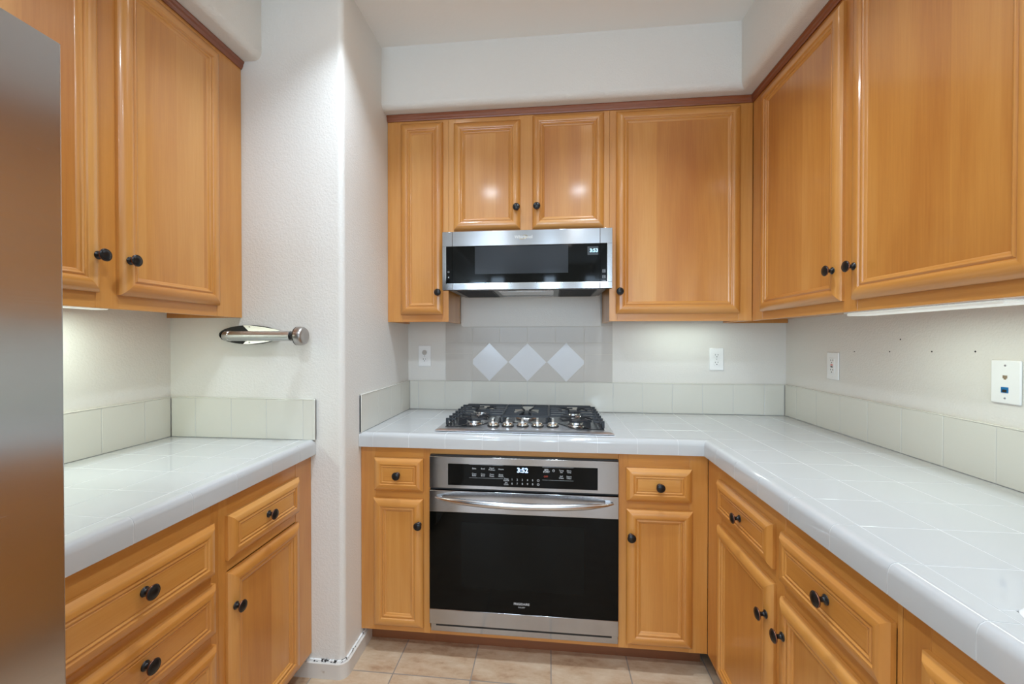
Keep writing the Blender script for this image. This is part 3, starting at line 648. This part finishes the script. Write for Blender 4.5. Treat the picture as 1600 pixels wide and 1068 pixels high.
# ------------------------------------------------------------------ gas cooktop
t = thing('gas_cooktop', 'stainless five-burner gas cooktop with black cast iron grates set on the white tile counter', 'cooktop', (-.107, 1.99, .9155))
CX = -.1085; HX = .3735; Y0, Y1, ZB = 1.7255, 2.232, .9168
b = MB()      # pan: sloped rim
def rect(ins, z, yin=0): return [(CX - HX + ins, Y0 + ins + yin, z), (CX + HX - ins, Y0 + ins + yin, z), (CX + HX - ins, Y1 - ins, z), (CX - HX + ins, Y1 - ins, z)]
rs = [rect(0, ZB), rect(0, ZB + .0012), rect(.004, ZB + .0035), rect(.020, ZB + .0085), rect(.024, ZB + .0090)]
vs = [p for q in rs for p in q]
b.add(vs, [(k * 4 + i, k * 4 + (i + 1) % 4, (k + 1) * 4 + (i + 1) % 4, (k + 1) * 4 + i) for k in range(len(rs) - 1) for i in range(4)] + [(0, 1, 2, 3), (16, 17, 18, 19)])
b.build('steel_pan', M_PAN, t, smooth=20)
ZP = ZB + .0092
# recessed-looking black burner field with the S-shaped front border
def sy(x):
    a = abs(x - CX)
    if a < .145: return 1.878
    if a > .225: return 1.772
    s = (a - .145) / .08; return 1.878 - .106 * (3 * s * s - 2 * s ** 3)
b = MB(); N_ = 60; vs = []
for i in range(N_ + 1):
    x = CX - .338 + .676 * i / N_; vs += [(x, sy(x), ZP), (x, 2.205, ZP), (x, sy(x), ZP + .0012), (x, 2.205, ZP + .0012)]
fs = []
for i in range(N_): k = 4 * i; fs += [(k + 2, k + 3, k + 7, k + 6), (k, k + 2, k + 6, k + 4), (k + 1, k + 5, k + 7, k + 3)]
fs += [(0, 1, 3, 2), (4 * N_, 4 * N_ + 2, 4 * N_ + 3, 4 * N_ + 1)]
b.add(vs, fs); b.build('border_gasket', M_BLM, t, smooth=0)
b = MB(); vs = []
for i in range(N_ + 1):
    x = CX - .330 + .660 * i / N_; vs += [(x, sy(x) + .009, ZP + .0016), (x, 2.197, ZP + .0016)]
b.add(vs, [(2 * i, 2 * i + 1, 2 * i + 3, 2 * i + 2) for i in range(N_)]); b.build('burner_deck', M_SP, t, smooth=0)
BUR = [(-.335, 1.862, .8), (-.335, 2.095, 1), (CX, 2.035, 1.25), (.118, 1.862, .8), (.118, 2.095, 1)]
for x, y, k in BUR:
    b = MB(); b.lathe([(0, 0), (.052 * k, 0), (.050 * k, .003), (.038 * k, .005), (.036 * k, .013), (0, .013)], (x, y, ZP + .0017), (0, 0, 1), 0, 32)
    bu = b.build('burner', M_SP, t)
    b = MB(); b.lathe([(0, .013), (.039 * k, .013), (.042 * k, .015), (.042 * k, .018), (.038 * k, .0205), (0, .022)], (x, y, ZP + .0017), (0, 0, 1), 0, 32); b.build('burner_cap', M_IRON, bu)
ZG0, ZG1 = .9415, .9585
def bar(b, p, q, w=.0062, z0=ZG0 + .008, z1=ZG1):
    p = Vector((*p, 0)); q = Vector((*q, 0)); d = (q - p).normalized(); n = Vector((-d.y, d.x, 0)) * w / 2
    vs = []
    for c in (p, q):
        vs += [(c + n * 1.0 + Vector((0, 0, z0))), (c - n + Vector((0, 0, z0))), (c - n * .7 + Vector((0, 0, z1))), (c + n * .7 + Vector((0, 0, z1)))]
    b.add(vs, [(0, 1, 2, 3), (7, 6, 5, 4), (0, 4, 5, 1), (1, 5, 6, 2), (2, 6, 7, 3), (3, 7, 4, 0)])
def grate(x0, x1, outer, burners, yf):
    b = MB(); ys = [1.800, 1.862, 1.924, 1.986, 2.048, 2.110, 2.172, 2.205]
    inner = x1 if outer == x0 else x0
    # side rails
    if outer is not None:
        bar(b, (inner, yf), (inner, 2.208)); xo = outer + (.02 if outer == x0 else -.02); bar(b, (xo, 1.785), (xo, 2.208), z0=.948, z1=.9555)
        for y in ys[:7]:
            hit = min(burners, key=lambda q: abs(q[1] - y)); dx = .055 if abs(hit[1] - y) < .045 else .026
            s = 1 if outer == x0 else -1
            bar(b, (outer, y), (hit[0] - s * dx if y > 1.9 else outer + s * .045, y)); b.box(outer, outer + s * .011, y - .0055, y + .0055, ZP + .004, ZG1 - .001)
            if y > yf: bar(b, (inner, y), (hit[0] + s * dx, y))
        for bx, by in burners:
            for sx, sy_ in ((-1, -1), (1, -1), (-1, 1), (1, 1)):
                bar(b, (bx + sx * .062, by + sy_ * .050), (bx + sx * .020, by + sy_ * .018))
            ym = by; r = .066
            pts = [(bx + r * math.cos(a) * 1.05, by + r * math.sin(a) * .85) for a in [2 * math.pi * i / 8 for i in range(9)]]
            for i in range(8):
                if i % 2 == 0: bar(b, pts[i], pts[i + 1], w=.007, z0=.949, z1=.956)
        bar(b, (xo, 2.208), (inner, 2.208))
        s = 1 if outer == x0 else -1     # drooping front loop of the front burner
        bar(b, (outer + s * .06, 1.785), (outer + s * .085, 1.83), z0=ZP + .003, z1=.955); bar(b, (outer + s * .085, 1.83), (burners[0][0], 1.815), z0=.948, z1=.956)
    else:
        for x in (x0, x1): bar(b, (x, yf), (x, 2.208))
        bar(b, (x0, 2.208), (x1, 2.208)); bar(b, (x0, yf), (x1, yf))
        bx, by = burners[0]
        for y in (1.92, 1.965, 2.01, 2.06, 2.11, 2.16):
            g = .058 if abs(y - by) < .06 else .030
            bar(b, (x0, y), (bx - g, y)); bar(b, (x1, y), (bx + g, y))
        for s in (-1, 1):
            bar(b, (bx + s * .03, yf), (bx + s * .03, 1.935)); bar(b, (bx + s * .03, 1.935), (bx + s * .012, by - .025))
            bar(b, (bx + s * .03, 2.208), (bx + s * .03, 2.13)); bar(b, (bx + s * .03, 2.13), (bx + s * .012, by + .025))
    for x in (x0 + .006, x1 - .006):
        for y in (yf + .012 if outer is None or abs(x - inner) < .02 else 1.80, 2.19): b.box(x - .005, x + .005, y - .005, y + .005, ZP + .0015, ZG0 + .004)
    return b.build('grate', M_IRON, t, bevel=.0012, smooth=0)
grate(-.4500, -.2170, -.4500, [(-.335, 1.862), (-.335, 2.095)], 1.892)
grate(-.2125, -.0045, None, [(CX, 2.035)], 1.892)
grate(.0000, .2330, .2330, [(.118, 1.862), (.118, 2.095)], 1.892)
for x, y in ((-.2412, 1.805), (-.1790, 1.812), (-.1140, 1.816), (-.0500, 1.818), (.0160, 1.820)):
    b = MB(); b.lathe([(0, 0), (.0265, 0), (.0265, .004), (.0240, .006)], (x, y, ZP), (0, 0, 1), 1, 28)
    b.lathe([(.0240, .005), (.0225, .013), (.0205, .0160), (.0150, .0175), (0, .0178)], (x, y, ZP), (0, 0, 1), 0, 28)
    k = b.build('knob', [M_CHR, M_BLM], t, smooth=50)
    b = MB(); b.prism([(-.0215, .014), (.0215, .014), (.0235, .024), (.019, .034), (-.019, .034), (-.0235, .024)], lambda a, p, q: (x + a, y + p, ZP + q), -.0045, .0045); b.build('grip', M_CHR, k, bevel=.002, seg=3)
b = MB(); 
for x in (-.262, -.2105, -.0170, .0475, .058): b.lathe([(0, .0003), (.0013, .0003), (.0013, 0)], (x, 1.795, ZP), (0, 0, 1), seg=8)
b.build('printed_dots', M_LOGO, t, smooth=0)
text('brand_lettering', 'FRIGIDAIRE', .0110, (-.418, 1.7620, ZP + .0003), (1, 0, 0), (0, 1, 0), M_LOGO, t, .0002)

# ------------------------------------------------------------------ refrigerator
t = thing('refrigerator', 'tall stainless steel refrigerator at the left edge of the frame', 'refrigerator', (-1.13, .12, 0))
RX, RY0, RY1, RZ = -.75, -.335, .579, 1.76
b = MB(); b.box(XL + .01, RX - .062, RY0, RY1, .02, RZ - .01); b.build('body', mat('dark_grey_cabinet', (.12, .12, .125), .45), t, bevel=.003)
def fdoor(y0, y1, z0, z1):
    b = MB(); n = 24; pts = []
    for i in range(n + 1):
        s = i / n; y = y0 + (y1 - y0) * s; e = (2 * abs((y - (RY0 + RY1) / 2) / (RY1 - RY0))); pts.append((RX - .0000 - .004 * e ** 2, y))
    prof = [(RX - .058, y0)] + pts + [(RX - .058, y1)]
    b.prism(prof, lambda a, x, y: (x, y, a), z0, z1); return b
for y0, y1, hy in ((RY0, .1205, .085), (.1235, RY1, .159)):
    o = fdoor(y0, y1, .62, RZ).build('door', M_SF, t, bevel=.003, seg=3)
    b = MB(); b.tube([(RX - .001, hy, .78), (RX + .045, hy, .80), (RX + .05, hy, .83), (RX + .05, hy, 1.5), (RX + .045, hy, 1.53), (RX - .001, hy, 1.55)], .011, seg=12); b.build('handle', M_SP, o, smooth=50)
o = fdoor(RY0, RY1, .06, .61).build('freezer_drawer', M_SF, t, bevel=.003, seg=3)
b = MB(); b.tube([(RX - .004, -.2, .53), (RX + .045, -.18, .53), (RX + .05, -.15, .53), (RX + .05, .39, .53), (RX + .045, .42, .53), (RX - .004, .44, .53)], .011, seg=12); b.build('handle', M_SP, o, smooth=50)
b = MB(); b.box(XL + .05, RX - .1, RY0 + .02, RY1 - .02, 0, .02); b.build('base_grille', M_BLM, t, smooth=0)

# ------------------------------------------------------------------ paper towel holder
t = thing('paper_towel_holder', 'chrome and black paper towel holder mounted sideways on the wall pillar', 'paper towel holder', (-1.16, YC, 1.32))
def oval(cx, cz, a, c, n=40, x0=-9, x1=9):
    return [(max(x0, min(x1, cx + a * math.cos(2 * math.pi * i / n))), cz + c * math.sin(2 * math.pi * i / n)) for i in range(n)]
b = MB(); b.prism(oval(-1.165, 1.3205, .127, .037), lambda a, x, z: (x, YC - a, z), .0005, .010); b.build('backing_plate', M_BLM, t, bevel=.002)
def leaf(zs):
    # slim steel leaf tapering to the right
    return [(-1.187, 1.3205 + zs * .0365), (-1.16, 1.3205 + zs * .0365), (-1.11, 1.3205 + zs * .031), (-1.045, 1.3205 + zs * .020), (-1.033, 1.3205 + zs * .014), (-1.035, 1.3205 + zs * .006), (-1.155, 1.3205 + zs * .006), (-1.174, 1.3205 + zs * .024)]
for zs in (1, -1):
    b = MB(); b.prism(leaf(zs), lambda a, x, z: (x, YC - a, z), .0105, .0135); b.build('spring_plate', M_CHR, t, bevel=.001)
    b = MB(); b.lathe([(0, .0018), (.0028, .0014), (.0034, 0)], (-1.160, YC - .0135, 1.3205 + zs * .030), (0, -1, 0), seg=14); b.build('screw', M_SP, t)
AY = YC - .055
b = MB(); b.lathe([(.0165, 0), (.0165, .045)], (-1.232, YC - .010, 1.316), (0, -1, 0)); b.build('mount_post', M_SMK, t)
b = MB(); b.lathe([(0, 0), (.0140, .0005), (.0180, .005), (.0185, .03), (.0185, .272), (0, .272)], (-1.2330, AY, 1.3150), (1, 0, 0), seg=32); b.build('rod', M_RD, t, smooth=50)
b = MB(); b.lathe([(.0187, 0), (.0200, .0015), (.0187, .003)], (-1.2080, AY, 1.3150), (1, 0, 0), seg=32); b.build('collar_ring', M_CHR, t)
b = MB(); b.lathe([(.0120, 0), (.0130, .003), (.0130, .018), (.011, .022)], (-.9610, AY, 1.3150), (1, 0, 0), seg=28); b.build('black_collar', M_BLM, t)
b = MB(); b.lathe([(0, 0), (.030, .0005), (.0345, .004), (.0350, .008)], (-.9405, AY, 1.3150), (1, 0, 0), 1, 32)
b.lathe([(.0350, .008), (.0352, .018), (.0335, .028), (.0300, .034), (.026, .0355), (.013, .0325), (0, .031)], (-.9405, AY, 1.3150), (1, 0, 0), 0, 32)
o = b.build('end_cap', [mat('pewter_cap', (.42, .39, .37), .3, metal=1), M_BLM], t, merge=True, smooth=50)

# ------------------------------------------------------------------ outlets
def plate(name, label, cat, fr, u, z, w=.0705, h=.1155, group=None):
    t = thing(name, label, cat, fr(u, 0, z), group)
    b = MB(); b.fbox(fr, u - w / 2, u + w / 2, .0004, .006, z - h / 2, z + h / 2); b.build('cover_plate', M_WHT, t, bevel=.003, seg=3)
    return t
def slots(fr, u, z, t, s=1):
    b = MB()
    b.fbox(fr, u - .0078, u - .0058, .0085, .0091, z - .001, z + .0065); b.fbox(fr, u + .0050, u + .0070, .0085, .0091, z - .0005, z + .0060)
    b.fbox(fr, u - .0024, u + .0024, .0085, .0091, z - .0095, z - .0055); b.build('socket_slots', M_SLOT, t, smooth=0)
def duplex(label, fr, u, z, up_cap=False):
    t = plate('power_outlet', label, 'outlet', fr, u, z)
    ax = Vector(fr(0, 1, 0)) - Vector(fr(0, 0, 0))
    for k in (1, -1):
        b = MB(); zz = z + k * .0195
        pts = [(u + .0165 * math.cos(a), zz + max(-.0125, min(.0125, .0165 * math.sin(a)))) for a in [2 * math.pi * i / 32 for i in range(32)]]
        b.prism(pts, lambda a, x, q: fr(x, a, q), .006, .0086); so = b.build('socket', M_WHT, t, smooth=0)
        if up_cap and k == 1:
            b = MB(); b.lathe([(0, .0025), (.010, .0025), (.0125, .0018), (.0135, 0)], fr(u, .0086, zz), ax, seg=28); b.build('child_safety_cap', mat('clear_grey_cap', (.55, .52, .48), .25), t)
        else: slots(fr, u, zz, so)
    b = MB(); b.lathe([(0, .0012), (.0022, .001), (.0028, 0)], fr(u, .006, z), ax, seg=12); b.build('screw', M_SP, t)
    return t
duplex('white outlet with a plug cap in its upper socket, left of the diamond tiles', FB(YB), -.6905, 1.2100, True)
duplex('white duplex outlet on the back wall under the tall right cabinet', FB(YB), .8640, 1.2010)
fr = FR(XR); t = plate('gfci_outlet', 'white outlet with red and black test buttons on the right wall', 'outlet', fr, 1.917, 1.1910, .0725, .1160)
b = MB(); b.fbox(fr, 1.917 - .0168, 1.917 + .0168, .006, .0085, 1.191 - .0335, 1.191 + .0335); so = b.build('socket_face', M_WHT, t, bevel=.001)
slots(fr, 1.917, 1.191 + .021, so); slots(fr, 1.917, 1.191 - .019, so)
b = MB(); b.fbox(fr, 1.917 - .006, 1.917 + .006, .0085, .0098, 1.191 + .0015, 1.191 + .0065); b.build('reset_button', M_RED, t, smooth=0)
b = MB(); b.fbox(fr, 1.917 - .006, 1.917 + .006, .0085, .0098, 1.191 - .0065, 1.191 - .0015); b.build('test_button', M_SLOT, t, smooth=0)
for k in (1, -1):
    b = MB(); b.lathe([(0, .0008), (.0022, .0008), (.0026, 0)], fr(1.917, .006, 1.191 + k * .0485), (-1, 0, 0), seg=12); b.build('screw', M_WHT, t)
t = plate('phone_plate', 'white wall plate with a telephone jack and a blue data jack at the right edge', 'wall plate', fr, 1.2380, 1.1915, .0735, .1150)
b = MB(); b.fbox(fr, 1.238 - .0055, 1.238 + .0055, .006, .0066, 1.2005, 1.2085); b.fbox(fr, 1.238 - .0028, 1.238 + .0028, .006, .0066, 1.1975, 1.2005); b.build('telephone_jack', M_TAN, t, smooth=0)
b = MB(); b.fbox(fr, 1.238 - .0085, 1.238 + .0085, .006, .0075, 1.1625, 1.1775); bj = b.build('data_jack', M_BLU, t, smooth=0)
b = MB(); b.fbox(fr, 1.238 - .0055, 1.238 + .0055, .0075, .0078, 1.1640, 1.1710); b.build('jack_opening', M_SLOT, bj, smooth=0)
for zz in (1.2345, 1.1480):
    b = MB(); b.lathe([(0, .0008), (.0024, .0008), (.0028, 0)], fr(1.238, .006, zz), (-1, 0, 0), seg=12); b.build('screw', M_SP, t)

# ------------------------------------------------------------------ lamps
def under_light(label, x0, x1, y0, y1, power, z=1.3865, drop=.016, lit=True, hh=.0055):
    t = thing('under_cabinet_light', label, 'light', ((x0 + x1) / 2, (y0 + y1) / 2, z))
    b = MB(); b.box(x0, x1, y0, y1, z, z + hh); b.build('housing', M_WHT, t, bevel=.002)
    b = MB(); b.box(x0 + .006, x1 - .006, y0 + .006, y1 - .006, z - drop, z); b.build('diffuser', M_DIFF if lit else M_WHT, t, bevel=.003)
    if lit:
        area('under_cabinet_lamp', (0, 0, -drop - .001), (0, 0, 0), x1 - x0 - .03, y1 - y0 - .03, power, UNDER_COL, parent=t)
under_light('lit slim white light bar under the tall cabinet right of the microwave', .50, .87, 2.10, 2.16, .55, z=1.401, drop=.005)
under_light('lit slim white light bar under the left wall cabinet', -1.40, -1.34, .70, 1.16, 2.6, z=1.401, drop=.008)
under_light('long slim white light bar under the large right wall cabinet', .945, 1.02, .98, 1.46, 1.1, z=1.386, drop=.008, hh=.0205)
for i, (x, y) in enumerate(CANS):
    side = 'left' if x < 0 else 'right'; row = ['nearest the cooktop', 'above the middle of the kitchen', 'behind the camera', 'by the rear windows'][i // 2]
    t = thing('ceiling_light', 'round white recessed ceiling light, %s one of the pair %s' % (side, row), 'light', (x, y, ZCE))
    b = MB(); b.lathe([(.060, -.0005), (.062, -.004), (.078, -.004), (.082, -.0005)], (x, y, ZCE), (0, 0, 1), seg=32); b.build('trim_ring', M_WHT, t)
    b = MB(); b.lathe([(0, -.0012), (.0588, -.0012), (.0588, -.0004)], (x, y, ZCE), (0, 0, 1), seg=32); b.build('lens', M_CAN, t)
    area('ceiling_lamp', (0, 0, -.006), (0, 0, 0), .118, .118, CAN_POWER, CAN_COL, 'DISK', math.radians(110 if y > 1 else 150), parent=t).data.energy *= .8 if y > 1 else 1.3 if y > 0 else .25

for o in bpy.data.objects:
    if '_o' in o: del o['_o']
